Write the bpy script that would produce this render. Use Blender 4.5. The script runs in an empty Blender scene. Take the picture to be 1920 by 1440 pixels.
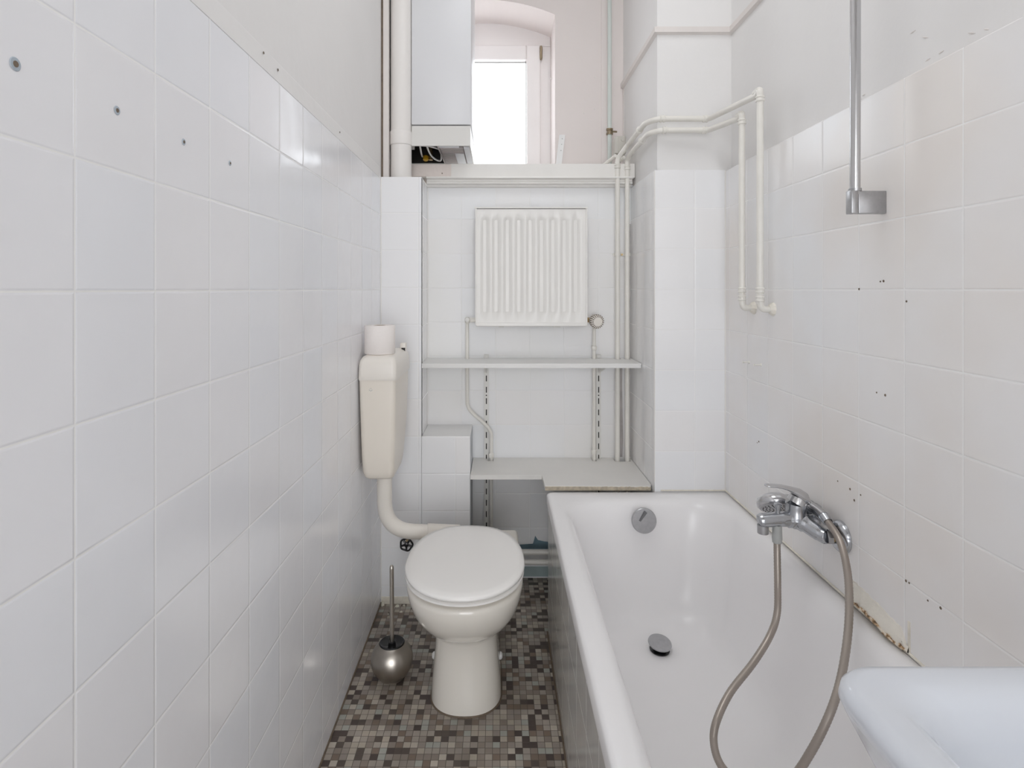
import bpy, bmesh, math, random
from mathutils import Vector, Matrix
PI = math.pi
sc = bpy.context.scene
COL = sc.collection

# ---------------------------------------------------------------- camera
F = 1074.0            # focal length in pixels of the 1920 wide frame
EYE = 1.265
cam_d = bpy.data.cameras.new('camera')
cam = bpy.data.objects.new('camera', cam_d); COL.objects.link(cam)
cam.location = (0, 0, EYE); cam.rotation_euler = (PI/2, 0, 0)
cam_d.sensor_width = 36; cam_d.lens = F/1920*36
cam_d.shift_x = 25/1920; cam_d.shift_y = -178/1920
cam_d.clip_start = 0.01
sc.camera = cam
sc.cycles.max_bounces = 16; sc.cycles.diffuse_bounces = 12; sc.cycles.glossy_bounces = 6
sc.view_settings.view_transform = 'Standard'
sc.view_settings.look = 'None'
sc.view_settings.gamma = 1
sc.view_settings.exposure = 0.0
sc.view_settings.use_curve_mapping = False

# ---------------------------------------------------------------- sky
w = bpy.data.worlds.new('sky'); sc.world = w; w.use_nodes = True
wn = w.node_tree.nodes; wl = w.node_tree.links
bg = wn['Background']
tc = wn.new('ShaderNodeTexCoord'); sx = wn.new('ShaderNodeSeparateXYZ')
cr = wn.new('ShaderNodeValToRGB')
cr.color_ramp.elements[0].color = (0.94, 0.965, 1.0, 1); cr.color_ramp.elements[0].position = 0.0
cr.color_ramp.elements[1].color = (0.88, 0.94, 1.0, 1); cr.color_ramp.elements[1].position = 0.5
wl.new(tc.outputs['Generated'], sx.inputs[0]); wl.new(sx.outputs['Z'], cr.inputs[0])
wl.new(cr.outputs[0], bg.inputs['Color']); bg.inputs['Strength'].default_value = 4.7

# ---------------------------------------------------------------- lights
def area(name, loc, rot, sx_, sy_, power, col):
    l = bpy.data.lights.new(name, 'AREA'); l.shape = 'RECTANGLE'; l.size = sx_; l.size_y = sy_
    l.energy = power; l.color = col
    o = bpy.data.objects.new(name, l); COL.objects.link(o); o.location = loc; o.rotation_euler = rot
    return o
# assumed ceiling lamp, and an added fill light through the doorway behind the camera
area('assumed_ceiling_light', (0.15, 1.25, 3.02), (0, 0, 0), 0.55, 0.9, 7.2, (0.965, 0.98, 1.0))
area('hallway_fill_light', (0.10, -2.75, 1.20), (PI/2, 0, 0), 2.2, 2.3, 80.0, (0.94, 0.965, 1.0))

# ---------------------------------------------------------------- helpers
def P(x, y, d):
    """a point seen at pixel (x, y) at distance d from the camera plane"""
    return Vector(((x-935)*d/F, d, EYE - (y-542)*d/F))

def tag(o, label=None, cat=None, group=None, kind=None):
    if label: o['label'] = label
    if cat: o['category'] = cat
    if group: o['group'] = group
    if kind: o['kind'] = kind
    return o

def empty(name, loc, label=None, cat=None, group=None, kind=None):
    o = bpy.data.objects.new(name, None); COL.objects.link(o)
    o.location = loc; o.empty_display_size = 0.05
    return tag(o, label, cat, group, kind)

class MB:
    def __init__(self): self.bm = bmesh.new(); self.mi = 0
    def face(self, vs):
        try:
            f = self.bm.faces.new(vs); f.material_index = self.mi; return f
        except ValueError: return None
    def box(self, x0, x1, y0, y1, z0, z1, bev=0, seg=2):
        vs = [self.bm.verts.new((x, y, z)) for z in (z0, z1) for y in (y0, y1) for x in (x0, x1)]
        fs = [(0,2,3,1),(4,5,7,6),(0,1,5,4),(2,6,7,3),(0,4,6,2),(1,3,7,5)]
        nf = [self.face([vs[i] for i in f]) for f in fs]
        if bev:
            es = set(e for f in nf for e in f.edges)
            r = bmesh.ops.bevel(self.bm, geom=list(es), offset=bev, segments=seg, profile=0.5, affect='EDGES')
            for f in r['faces']: f.material_index = self.mi
        return self
    def loft(self, rings, cap0=True, cap1=True, closed=True):
        R = [[self.bm.verts.new(p) for p in r] for r in rings]
        n = len(R[0])
        for a, b in zip(R, R[1:]):
            for i in range(n if closed else n-1):
                j = (i+1) % n
                self.face([a[i], a[j], b[j], b[i]])
        if cap0: self.face(list(reversed(R[0])))
        if cap1: self.face(R[-1])
        return self
    def tube(self, pts, r, n=16, caps=True):
        pts = [Vector(p) for p in pts]
        rs = r if isinstance(r, (list, tuple)) else [r]*len(pts)
        T = []
        for i in range(len(pts)):
            a = pts[max(i-1, 0)]; b = pts[min(i+1, len(pts)-1)]
            T.append((b-a).normalized())
        u = T[0].orthogonal().normalized()
        rings = []
        for i, p in enumerate(pts):
            u = (u - T[i]*u.dot(T[i])).normalized(); v = T[i].cross(u)
            rings.append([p + (u*math.cos(2*PI*k/n) + v*math.sin(2*PI*k/n))*rs[i] for k in range(n)])
        return self.loft(rings, caps, caps)
    def lathe(self, prof, axis=(0,0,1), loc=(0,0,0), n=32, caps=True):
        """prof = [(radius, height)]"""
        ax = Vector(axis).normalized(); u = ax.orthogonal().normalized(); v = ax.cross(u); c = Vector(loc)
        return self.loft([[c + ax*h + (u*math.cos(2*PI*k/n) + v*math.sin(2*PI*k/n))*max(r, 1e-5) for k in range(n)] for r, h in prof], caps, caps)
    def prism(self, pts, z0, z1):
        """pts are (x, y)"""
        return self.loft([[(x, y, z0) for x, y in pts], [(x, y, z1) for x, y in pts]])
    def extrude_x(self, prof, x0, x1):
        return self.loft([[(x0, y, z) for y, z in prof], [(x1, y, z) for y, z in prof]])
    def build(self, name, mats, parent=None, smooth=False, ang=40, label=None, bevel=0, sub=0):
        bmesh.ops.recalc_face_normals(self.bm, faces=self.bm.faces)
        me = bpy.data.meshes.new(name)
        if smooth:
            for f in self.bm.faces: f.smooth = True
            for e in self.bm.edges:
                if len(e.link_faces) == 2 and e.calc_face_angle(0) > math.radians(ang): e.smooth = False
        self.bm.to_mesh(me); self.bm.free()
        for m in (mats if isinstance(mats, (list, tuple)) else [mats]): me.materials.append(m)
        o = bpy.data.objects.new(name, me); COL.objects.link(o)
        if parent:
            o.parent = parent
            off = Vector(parent.location) if parent.parent is None else Vector(parent.location)+Vector(parent.parent.location)
            if off.length: me.transform(Matrix.Translation(-off))
        if bevel:
            b = o.modifiers.new('bevel', 'BEVEL'); b.width = bevel; b.segments = 2; b.limit_method = 'ANGLE'; b.angle_limit = math.radians(50)
        if sub:
            s = o.modifiers.new('subd', 'SUBSURF'); s.levels = sub; s.render_levels = sub
        if label: o['label'] = label
        return o

def catmull(pts, k=8):
    pts = [Vector(p) for p in pts]; out = []
    for i in range(len(pts)-1):
        p0 = pts[max(i-1, 0)]; p1 = pts[i]; p2 = pts[i+1]; p3 = pts[min(i+2, len(pts)-1)]
        for s in range(k):
            t = s/k
            out.append(0.5*((2*p1) + (p2-p0)*t + (2*p0-5*p1+4*p2-p3)*t*t + (3*p1-p0-3*p2+p3)*t**3))
    out.append(pts[-1]); return out

def bend(pts, r, k=7):
    """polyline with rounded corners"""
    pts = [Vector(p) for p in pts]; out = [pts[0]]
    for i in range(1, len(pts)-1):
        a, b, c = pts[i-1], pts[i], pts[i+1]
        d1 = (a-b); d2 = (c-b); rr = min(r, d1.length*0.45, d2.length*0.45)
        s = b + d1.normalized()*rr; e = b + d2.normalized()*rr
        for j in range(k+1):
            t = j/k; out.append(s*(1-t)**2 + b*2*t*(1-t) + e*t*t)
    out.append(pts[-1]); return out

def rrect(cx, cy, hx, hy, r, z, n=10):
    """rounded rectangle ring"""
    r = min(r, hx*0.999, hy*0.999); out = []
    for sx_, sy_, a0 in ((1, 1, 0), (-1, 1, PI/2), (-1, -1, PI), (1, -1, 1.5*PI)):
        for i in range(n+1):
            a = a0 + PI/2*i/n
            out.append((cx + sx_*(hx-r) + r*math.cos(a), cy + sy_*(hy-r) + r*math.sin(a), z))
    return out

# ---------------------------------------------------------------- materials
def new_mat(name):
    m = bpy.data.materials.new(name); m.use_nodes = True
    return m, m.node_tree.nodes, m.node_tree.links, m.node_tree.nodes['Principled BSDF']

def mat(name, col, rough=0.5, metal=0.0, bump=0.0, bscale=20.0, var=0.0, vscale=6.0, spec=0.5, coat=0.0, aniso=0.0):
    m, N, L, b = new_mat(name)
    b.inputs['Base Color'].default_value = (*col, 1); b.inputs['Roughness'].default_value = rough
    b.inputs['Metallic'].default_value = metal; b.inputs['Specular IOR Level'].default_value = spec
    b.inputs['Coat Weight'].default_value = coat; b.inputs['Coat Roughness'].default_value = 0.08
    if bump or var:
        g = N.new('ShaderNodeNewGeometry')
    if var:
        n = N.new('ShaderNodeTexNoise'); n.inputs['Scale'].default_value = vscale; n.inputs['Detail'].default_value = 5
        L.new(g.outputs['Position'], n.inputs['Vector'])
        mx = N.new('ShaderNodeMix'); mx.data_type = 'RGBA'
        mx.inputs[6].default_value = (*[max(0, c*(1-var)) for c in col], 1)
        mx.inputs[7].default_value = (*[min(1, c*(1+var)) for c in col], 1)
        L.new(n.outputs['Fac'], mx.inputs[0]); L.new(mx.outputs[2], b.inputs['Base Color'])
    if bump:
        n2 = N.new('ShaderNodeTexNoise'); n2.inputs['Scale'].default_value = bscale; n2.inputs['Detail'].default_value = 4
        L.new(g.outputs['Position'], n2.inputs['Vector'])
        bp = N.new('ShaderNodeBump'); bp.inputs['Strength'].default_value = bump; bp.inputs['Distance'].default_value = 0.01
        L.new(n2.outputs['Fac'], bp.inputs['Height']); L.new(bp.outputs[0], b.inputs['Normal'])
    return m

def math_node(N, L, op, a, b=None, c=None):
    n = N.new('ShaderNodeMath'); n.operation = op
    for i, v in enumerate((a, b, c)):
        if v is None: continue
        if isinstance(v, (int, float)): n.inputs[i].default_value = v
        else: L.new(v, n.inputs[i])
    return n.outputs[0]

def tile_mat(name, au, u0, av, v0, size=0.15, col=(0.85, 0.85, 0.858), grout=(0.87, 0.87, 0.86), gw=0.0010, rough=0.13, warm=0.0, stain=None, seam=1.0):
    m, N, L, b = new_mat(name)
    g = N.new('ShaderNodeNewGeometry'); s = N.new('ShaderNodeSeparateXYZ'); L.new(g.outputs['Position'], s.inputs[0])
    M = lambda op, a, b_=None, c=None: math_node(N, L, op, a, b_, c)
    def cell(ax, o):
        t = M('DIVIDE', M('SUBTRACT', s.outputs[ax], o - 100*size), size)
        fl = M('FLOOR', t); fr = M('SUBTRACT', t, fl)
        return fl, M('MULTIPLY', M('MINIMUM', fr, M('SUBTRACT', 1.0, fr)), size)
    fu, du = cell(au, u0); fv, dv = cell(av, v0)
    d = M('MINIMUM', du, dv)
    mk = N.new('ShaderNodeMapRange'); mk.interpolation_type = 'SMOOTHSTEP'
    mk.inputs['From Min'].default_value = gw*0.6; mk.inputs['From Max'].default_value = gw*1.5
    L.new(d, mk.inputs['Value'])
    cb = N.new('ShaderNodeCombineXYZ'); L.new(fu, cb.inputs[0]); L.new(fv, cb.inputs[1])
    wn_ = N.new('ShaderNodeTexWhiteNoise'); wn_.noise_dimensions = '3D'; L.new(cb.outputs[0], wn_.inputs['Vector'])
    tone = N.new('ShaderNodeValToRGB'); e = tone.color_ramp.elements
    e[0].color = (col[0]*1.005, col[1]*0.995, col[2]*0.985, 1); e[1].color = (col[0]*0.985, col[1]*0.998, col[2]*1.008, 1)
    e2 = tone.color_ramp.elements.new(0.5); e2.color = (*col, 1)
    L.new(wn_.outputs['Value'], tone.inputs[0])
    cur = tone.outputs[0]
    if stain:                       # limescale and age yellowing in soft irregular blotches
        n = N.new('ShaderNodeTexNoise'); n.inputs['Scale'].default_value = 2.2; n.inputs['Detail'].default_value = 4
        L.new(g.outputs['Position'], n.inputs['Vector'])
        mr = N.new('ShaderNodeMapRange'); mr.inputs['From Min'].default_value = 0.38; mr.inputs['From Max'].default_value = 0.68
        mr.inputs['To Max'].default_value = stain[1]; L.new(n.outputs['Fac'], mr.inputs['Value'])
        mx = N.new('ShaderNodeMix'); mx.data_type = 'RGBA'; mx.inputs[7].default_value = (*stain[0], 1)
        L.new(mr.outputs[0], mx.inputs[0]); L.new(cur, mx.inputs[6]); cur = mx.outputs[2]
    mx = N.new('ShaderNodeMix'); mx.data_type = 'RGBA'; mx.inputs[6].default_value = (*grout, 1)
    L.new(mk.outputs[0], mx.inputs[0]); L.new(cur, mx.inputs[7]); L.new(mx.outputs[2], b.inputs['Base Color'])
    rr = N.new('ShaderNodeMapRange'); rr.inputs['To Min'].default_value = 0.55; rr.inputs['To Max'].default_value = rough
    L.new(mk.outputs[0], rr.inputs['Value']); L.new(rr.outputs[0], b.inputs['Roughness'])
    # rounded tile edges, slightly wavy glaze
    hm = N.new('ShaderNodeMapRange'); hm.interpolation_type = 'SMOOTHERSTEP'
    hm.inputs['From Min'].default_value = 0.0; hm.inputs['From Max'].default_value = 0.0042; L.new(d, hm.inputs['Value'])
    nz = N.new('ShaderNodeTexNoise'); nz.inputs['Scale'].default_value = 11; nz.inputs['Detail'].default_value = 2
    L.new(g.outputs['Position'], nz.inputs['Vector'])
    hh = M('ADD', M('MULTIPLY', hm.outputs[0], 0.052*seam), M('MULTIPLY', nz.outputs['Fac'], 0.10))
    bp = N.new('ShaderNodeBump'); bp.inputs['Strength'].default_value = 1.0; bp.inputs['Distance'].default_value = 0.01
    L.new(hh, bp.inputs['Height']); L.new(bp.outputs[0], b.inputs['Normal'])
    return m

def mosaic_mat():
    m, N, L, b = new_mat('floor mosaic'); size = 0.0207
    g = N.new('ShaderNodeNewGeometry'); s = N.new('ShaderNodeSeparateXYZ'); L.new(g.outputs['Position'], s.inputs[0])
    M = lambda op, a, b_=None, c=None: math_node(N, L, op, a, b_, c)
    def cell(ax, o):
        t = M('DIVIDE', M('SUBTRACT', s.outputs[ax], o - 200*size), size)
        fl = M('FLOOR', t); fr = M('SUBTRACT', t, fl)
        return fl, M('MULTIPLY', M('MINIMUM', fr, M('SUBTRACT', 1.0, fr)), size)
    fu, du = cell(0, 0.004); fv, dv = cell(1, 0.006); d = M('MINIMUM', du, dv)
    mk = N.new('ShaderNodeMapRange'); mk.inputs['From Min'].default_value = 0.0003; mk.inputs['From Max'].default_value = 0.0010
    L.new(d, mk.inputs['Value'])
    cb = N.new('ShaderNodeCombineXYZ'); L.new(fu, cb.inputs[0]); L.new(fv, cb.inputs[1])
    wn_ = N.new('ShaderNodeTexWhiteNoise'); wn_.noise_dimensions = '3D'; L.new(cb.outputs[0], wn_.inputs['Vector'])
    r = N.new('ShaderNodeValToRGB'); r.color_ramp.interpolation = 'CONSTANT'
    stops = [(0.0, (0.066, 0.052, 0.048)), (0.12, (0.085, 0.070, 0.062)), (0.19, (0.17, 0.135, 0.112)), (0.29, (0.22, 0.195, 0.175)),
             (0.44, (0.26, 0.238, 0.218)), (0.62, (0.31, 0.288, 0.265)), (0.78, (0.36, 0.335, 0.295)), (0.89, (0.32, 0.34, 0.325)), (0.95, (0.41, 0.39, 0.355))]
    els = r.color_ramp.elements
    stops = [(p_, (c_[0]*1.04, c_[1]*0.99, c_[2]*0.93)) for p_, c_ in stops]
    els[0].position = 0; els[0].color = (*stops[0][1], 1); els[1].position = stops[1][0]; els[1].color = (*stops[1][1], 1)
    for p_, c_ in stops[2:]:
        e = els.new(p_); e.color = (*c_, 1)
    L.new(wn_.outputs['Value'], r.inputs[0])
    n = N.new('ShaderNodeTexNoise'); n.inputs['Scale'].default_value = 7; n.inputs['Detail'].default_value = 6; L.new(g.outputs['Position'], n.inputs['Vector'])
    dm = N.new('ShaderNodeMapRange'); dm.inputs['From Min'].default_value = 0.3; dm.inputs['From Max'].default_value = 0.7
    dm.inputs['To Min'].default_value = 0.95; dm.inputs['To Max'].default_value = 1.42; L.new(n.outputs['Fac'], dm.inputs['Value'])
    vm = N.new('ShaderNodeVectorMath'); vm.operation = 'SCALE'; L.new(r.outputs[0], vm.inputs[0]); L.new(dm.outputs[0], vm.inputs['Scale'])
    mx = N.new('ShaderNodeMix'); mx.data_type = 'RGBA'; mx.inputs[6].default_value = (0.085, 0.068, 0.055, 1)
    L.new(mk.outputs[0], mx.inputs[0]); L.new(vm.outputs[0], mx.inputs[7]); L.new(mx.outputs[2], b.inputs['Base Color'])
    b.inputs['Roughness'].default_value = 0.42
    bp = N.new('ShaderNodeBump'); bp.inputs['Strength'].default_value = 0.35; bp.inputs['Distance'].default_value = 0.001
    L.new(mk.outputs[0], bp.inputs['Height']); L.new(bp.outputs[0], b.inputs['Normal'])
    return m

TC = (0.80, 0.82, 0.835)
M_left = tile_mat('tiles left', 1, 0.6418, 2, 1.2624, rough=0.15, col=(0.842, 0.848, 0.876))
M_right = tile_mat('tiles right', 1, 1.036, 2, 1.2635, rough=0.27, stain=((0.80, 0.745, 0.69), 0.65))
M_pillar = tile_mat('tiles pillar front', 0, 0.726, 2, 1.2640)
M_pillar_side = tile_mat('tiles pillar side', 1, 2.12, 2, 1.2640)
M_col = tile_mat('tiles column', 0, -0.324, 2, 1.2710, rough=0.3)
M_niche = tile_mat('tiles niche', 0, 0.137, 2, 1.2700, rough=0.38, stain=((0.80, 0.79, 0.74), 0.4))
M_apron_shaded = tile_mat('tiles apron shaded', 1, 2.09, 2, 0.49, grout=(0.86, 0.85, 0.82), col=(0.66, 0.65, 0.625))  # greyer tile colour carries the shade on the side of the tub
M_plaster = mat('wall plaster', (0.77, 0.76, 0.752), 0.75, bump=0.25, bscale=9, var=0.035, vscale=3)
M_plaster_pink = mat('window wall plaster', (0.76, 0.705, 0.685), 0.75, bump=0.2, bscale=8, var=0.03, vscale=4)
M_ceil = mat('ceiling paint', (0.85, 0.85, 0.84), 0.8)
M_gloss = mat('white gloss paint', (0.80, 0.785, 0.755), 0.32, bump=0.12, bscale=25, var=0.04, vscale=14)
M_pipe = mat('painted pipe', (0.78, 0.76, 0.71), 0.33, bump=0.08, bscale=60, var=0.05, vscale=25)
M_gas = mat('grey green pipe paint', (0.62, 0.67, 0.64), 0.35)
M_white = mat('white plastic', (0.82, 0.82, 0.815), 0.3)
M_flue = mat('flue paint', (0.80, 0.775, 0.75), 0.4, bump=0.08, bscale=15)
M_boiler = mat('boiler enamel', (0.715, 0.72, 0.74), 0.35)
M_boiler2 = mat('boiler lower enamel', (0.70, 0.69, 0.665), 0.35)
M_rad = mat('radiator enamel', (0.80, 0.785, 0.755), 0.32)
M_ceramic = mat('toilet ceramic', (0.81, 0.775, 0.71), 0.12, coat=0.3)
M_lid = mat('toilet lid plastic', (0.87, 0.855, 0.83), 0.22)
M_cistern = mat('cistern plastic', (0.80, 0.745, 0.665), 0.3)
M_cistern2 = mat('cistern lid plastic', (0.82, 0.78, 0.72), 0.3)
M_paper = mat('tissue paper', (0.86, 0.815, 0.785), 0.9, bump=0.15, bscale=120)
M_card = mat('cardboard', (0.42, 0.32, 0.22), 0.9)
M_enamel = mat('bath enamel', (0.89, 0.88, 0.882), 0.24, var=0.02, vscale=3)
M_basin = mat('basin ceramic', (0.70, 0.73, 0.78), 0.1, coat=0.3)
M_chrome = mat('chrome', (0.50, 0.515, 0.54), 0.19, metal=1, var=0.08, vscale=60)
M_chrome2 = mat('chrome bright', (0.60, 0.60, 0.61), 0.2, metal=1)
M_matt_chrome = mat('dull chrome', (0.46, 0.46, 0.47), 0.34, metal=1, var=0.15, vscale=90)
M_steel = mat('brushed steel', (0.50, 0.465, 0.42), 0.33, metal=1, var=0.06, vscale=40)
M_black = mat('black plastic', (0.012, 0.012, 0.013), 0.22)
M_dark = mat('dark interior', (0.02, 0.017, 0.015), 0.7)
M_greyplastic = mat('grey plastic', (0.42, 0.43, 0.42), 0.45)
M_brass = mat('old brass', (0.45, 0.33, 0.18), 0.4, metal=1)
M_yellow = mat('yellow cap', (0.75, 0.42, 0.02), 0.5)
M_shelf = mat('shelf laminate', (0.76, 0.755, 0.74), 0.4, var=0.03, vscale=8)
M_board = mat('board paint', (0.78, 0.765, 0.735), 0.45, var=0.04, vscale=10)
M_edge = mat('chipped board edge', (0.56, 0.49, 0.38), 0.7, var=0.65, vscale=55)
M_rail = mat('rail paint', (0.74, 0.73, 0.70), 0.4)
M_silicone = mat('aged silicone', (0.79, 0.75, 0.66), 0.5, var=0.25, vscale=45)
M_mould_gap = mat('dirty joint and gap shade', (0.16, 0.12, 0.085), 0.7, var=0.4, vscale=60)
M_rawplaster = mat('raw plaster', (0.80, 0.765, 0.69), 0.85, bump=0.5, bscale=45, var=0.08, vscale=30)
M_rust = mat('rusty crust', (0.36, 0.22, 0.10), 0.9, bump=0.6, bscale=120, var=0.6, vscale=90)
def lip_mat():
    m, N, L, b = new_mat('rust specked plaster')
    g = N.new('ShaderNodeNewGeometry'); n = N.new('ShaderNodeTexNoise'); n.inputs['Scale'].default_value = 95; n.inputs['Detail'].default_value = 5
    L.new(g.outputs['Position'], n.inputs['Vector']); r = N.new('ShaderNodeValToRGB'); e = r.color_ramp.elements
    e[0].position = .40; e[0].color = (.16, .10, .055, 1); e[1].position = .58; e[1].color = (.76, .70, .60, 1)
    q = e.new(.47) if hasattr(e, 'new') else None
    q.color = (.50, .33, .18, 1)
    L.new(n.outputs['Fac'], r.inputs[0]); L.new(r.outputs[0], b.inputs['Base Color']); b.inputs['Roughness'].default_value = .85
    return m
M_lip = lip_mat()
M_plug = mat('wall plug', (0.42, 0.48, 0.54), 0.6)
M_groove_dark = mat('dark groove lines', (0.16, 0.13, 0.10), 0.7)
M_timber = mat('painted timber', (0.72, 0.68, 0.655), 0.55, bump=0.3, bscale=20, var=0.06, vscale=12)
M_window = mat('window pvc', (0.82, 0.79, 0.78), 0.3)
M_hinge = mat('window hinge', (0.35, 0.29, 0.20), 0.35, metal=1)
M_door = mat('door paint', (0.80, 0.79, 0.77), 0.4)
M_box = mat('junction box', (0.52, 0.50, 0.455), 0.4)
M_mosaic = mosaic_mat()
M_debris = mat('plaster crumbs', (0.72, 0.70, 0.60), 0.9)
M_teal = mat('teal grey paint', (0.33, 0.41, 0.41), 0.6, var=0.15, vscale=20)
M_blue = mat('blue wall paint', (0.16, 0.25, 0.30), 0.6, var=0.3, vscale=20)

def hose_mat():
    m, N, L, b = new_mat('ribbed hose')
    b.inputs['Base Color'].default_value = (0.40, 0.355, 0.315, 1); b.inputs['Metallic'].default_value = 0.75; b.inputs['Roughness'].default_value = 0.36
    return m
M_hose = hose_mat()

def glass_mat():
    m, N, L, b = new_mat('window glass')
    N.remove(b); out = N['Material Output']
    t = N.new('ShaderNodeBsdfTransparent'); t.inputs[0].default_value = (0.97, 0.97, 0.97, 1)
    gl = N.new('ShaderNodeBsdfGlossy'); gl.inputs['Roughness'].default_value = 0.02
    mx = N.new('ShaderNodeMixShader'); mx.inputs[0].default_value = 0.06
    L.new(t.outputs[0], mx.inputs[1]); L.new(gl.outputs[0], mx.inputs[2]); L.new(mx.outputs[0], out.inputs[0])
    return m
M_glass = glass_mat()

# ================================================================= SETTING
XL, XR = -0.475, 0.84            # tile faces of the side walls
TOPL, TOPR = 1.711, 1.703        # top of the tiling
YB, YN, YC, YP = 2.72, 2.51, 2.31, 2.12     # window wall, niche back, left column, pillar front
CEIL = 3.10; Y0 = -0.90

def struct(o): o['kind'] = 'structure'; return o

b = MB(); b.box(-1.3, 1.3, -3.1, 3.05, -0.08, 0.0); struct(b.build('floor', M_mosaic))
b = MB(); b.box(-1.3, 1.3, -3.1, 3.05, CEIL, CEIL+0.08); struct(b.build('ceiling', M_ceil))

def tiled_face(name, quad_boxes, m, parent):
    b = MB()
    for q in quad_boxes: b.box(*q)
    return b.build(name, m, parent)

b = MB(); b.box(XL-0.2, XL-0.003, Y0-0.1, 3.05, 0, CEIL)
wl_ = struct(b.build('wall_left', M_plaster))
b = MB(); b.box(XL-0.012, XL, Y0, YC+0.01, 0, TOPL); tl = b.build('wall_tiles', M_left, wl_, bevel=0.002)
b = MB(); b.box(XR+0.026, XR+0.2, Y0-0.1, 3.05, 0, CEIL)
wr_ = struct(b.build('wall_right', M_plaster))
b = MB(); b.box(XR, XR+0.03, Y0, YP+0.02, 0, TOPR); b.build('wall_tiles', M_right, wr_, bevel=0.003)
# front wall (behind the photographer) with the doorway and an open door leaf against nothing in view
b = MB()
b.box(XL-0.2, -0.38, Y0-0.1, Y0, 0, CEIL); b.box(0.58, XR+0.2, Y0-0.1, Y0, 0, CEIL); b.box(-0.38, 0.58, Y0-0.1, Y0, 2.35, CEIL)
struct(b.build('wall_front', M_plaster))
b = MB(); b.box(-1.3, -1.2, -3.0, Y0-0.1, 0, CEIL); b.box(1.2, 1.3, -3.0, Y0-0.1, 0, CEIL); b.box(-1.3, 1.3, -3.1, -3.0, 0, CEIL)
b.box(-1.3, XL-.15, Y0-0.1, Y0, 0, CEIL); b.box(XR+.15, 1.3, Y0-0.1, Y0, 0, CEIL)
struct(b.build('wall_hallway', M_plaster))  # unseen hallway, assumed, deep enough to set the fill light back

# pillar
b = MB(); b.box(0.590, XR+0.03, YP+0.012, YB+0.05, 0, CEIL)
pil = struct(b.build('wall_pillar', M_plaster))
b = MB(); b.mi = 0; b.box(0.577, XR+0.001, YP, YP+0.03, 0, TOPR+0.003, bev=0.0015)
b.build('wall_tiles', M_pillar, pil)
b = MB(); b.box(0.578, 0.60, YP+0.002, YN+0.01, 0, TOPR+0.003); b.build('wall_tiles', M_pillar_side, pil)

# left column and box in front of the niche
b = MB(); b.box(XL-0.003, -0.312, YC, 2.62, 0, 1.717)
colw = struct(b.build('wall_column', M_gloss))
b = MB(); b.box(XL, -0.311, YC-0.004, YC+0.02, 0, 1.717, bev=0.002); b.build('wall_tiles', M_col, colw)
b = MB(); b.box(-0.325, -0.311, YC, YN+0.01, 0.6, 1.717); b.build('wall_tiles', M_pillar_side, colw)
b = MB(); b.box(-0.3105, -0.1145, YC-0.004, YN+0.01, 0, 0.672, bev=0.003)
bx = struct(b.build('wall_box', M_col))
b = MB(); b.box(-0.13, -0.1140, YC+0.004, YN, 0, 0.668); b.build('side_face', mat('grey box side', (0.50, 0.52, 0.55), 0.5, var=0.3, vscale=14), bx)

# niche back wall
b = MB(); b.box(-0.33, 0.60, YN, YN+0.1, 0, 1.72); nb = struct(b.build('wall_niche', M_niche))

b = MB(); b.loft([[(x0_, YN-.0012, z_), (x1_, YN-.0012, z_)] for x0_, x1_, z_ in ((.523, .542, .53), (.520, .545, .60), (.524, .543, .72), (.526, .541, .85), (.524, .542, .94))], False, False, closed=False)
b.loft([[(x0_, YN-.0012, z_), (x1_, YN-.0012, z_)] for x0_, x1_, z_ in ((.565, .577, .53), (.567, .577, .80), (.566, .577, 1.10), (.568, .577, 1.55))], False, False, closed=False)
b.build('grime_streak', mat('grime', (0.46, 0.43, 0.42), 0.7, var=0.35, vscale=25), nb)
# window wall with arched opening
WX0, WX1 = -0.428, 0.268; WXC = (WX0+WX1)/2; SPR, APX = 2.568, 2.640; WBOT = 1.80
def arch(x): 
    t = (x-WXC)/((WX1-WX0)/2); R = 1.0
    hw = (WX1-WX0)/2; rise = APX-SPR; rad = (hw*hw+rise*rise)/(2*rise)
    return APX - rad + math.sqrt(max(rad*rad-(x-WXC)**2, 0))
b = MB()
b.box(XL-0.1, WX0, YB, 3.03, 1.5, CEIL); b.box(WX1, XR+0.1, YB, 3.03, 1.5, CEIL)
b.box(WX0, WX1, YB, 3.03, 1.5, WBOT)
NX = 24
rings = []
for i in range(NX+1):
    x = WX0 + (WX1-WX0)*i/NX; z = arch(x)
    rings.append([(x, YB, z), (x, 3.03, z), (x, 3.03, CEIL), (x, YB, CEIL)])
b.loft(rings)
wb = struct(b.build('wall_back', M_plaster_pink))
b = MB(); b.box(0.487, 0.592, YB-0.006, YB+0.01, 1.80, CEIL, bev=0.002); b.build('pilaster', M_plaster_pink, wb)

# window
win = empty('window_1', (WXC, 2.97, WBOT), kind='structure')
b = MB()                                  # fixed frame filling the arched reveal
FY0, FY1 = 2.965, 3.02
rings = []
for i in range(NX+1):
    x = WX0 + (WX1-WX0)*i/NX; z = arch(x)
    rings.append([(x, FY0, 2.520), (x, FY1, 2.520), (x, FY1, z+0.005), (x, FY0, z+0.005)])
b.loft(rings)
b.box(0.213, WX1+0.003, FY0, FY1, WBOT, 2.520); b.box(WX0-0.003, -0.373, FY0, FY1, WBOT, 2.520)
b.box(-0.373, 0.213, FY0, FY1, WBOT-0.01, WBOT+0.02)
b.build('window_frame', M_window, win, bevel=0.003)
b = MB()                                  # sash
b.box(0.1438, 0.2165, FY0-0.014, FY1-0.01, WBOT+0.015, 2.524); b.box(-0.3765, -0.3038, FY0-0.014, FY1-0.01, WBOT+0.015, 2.524)
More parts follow.
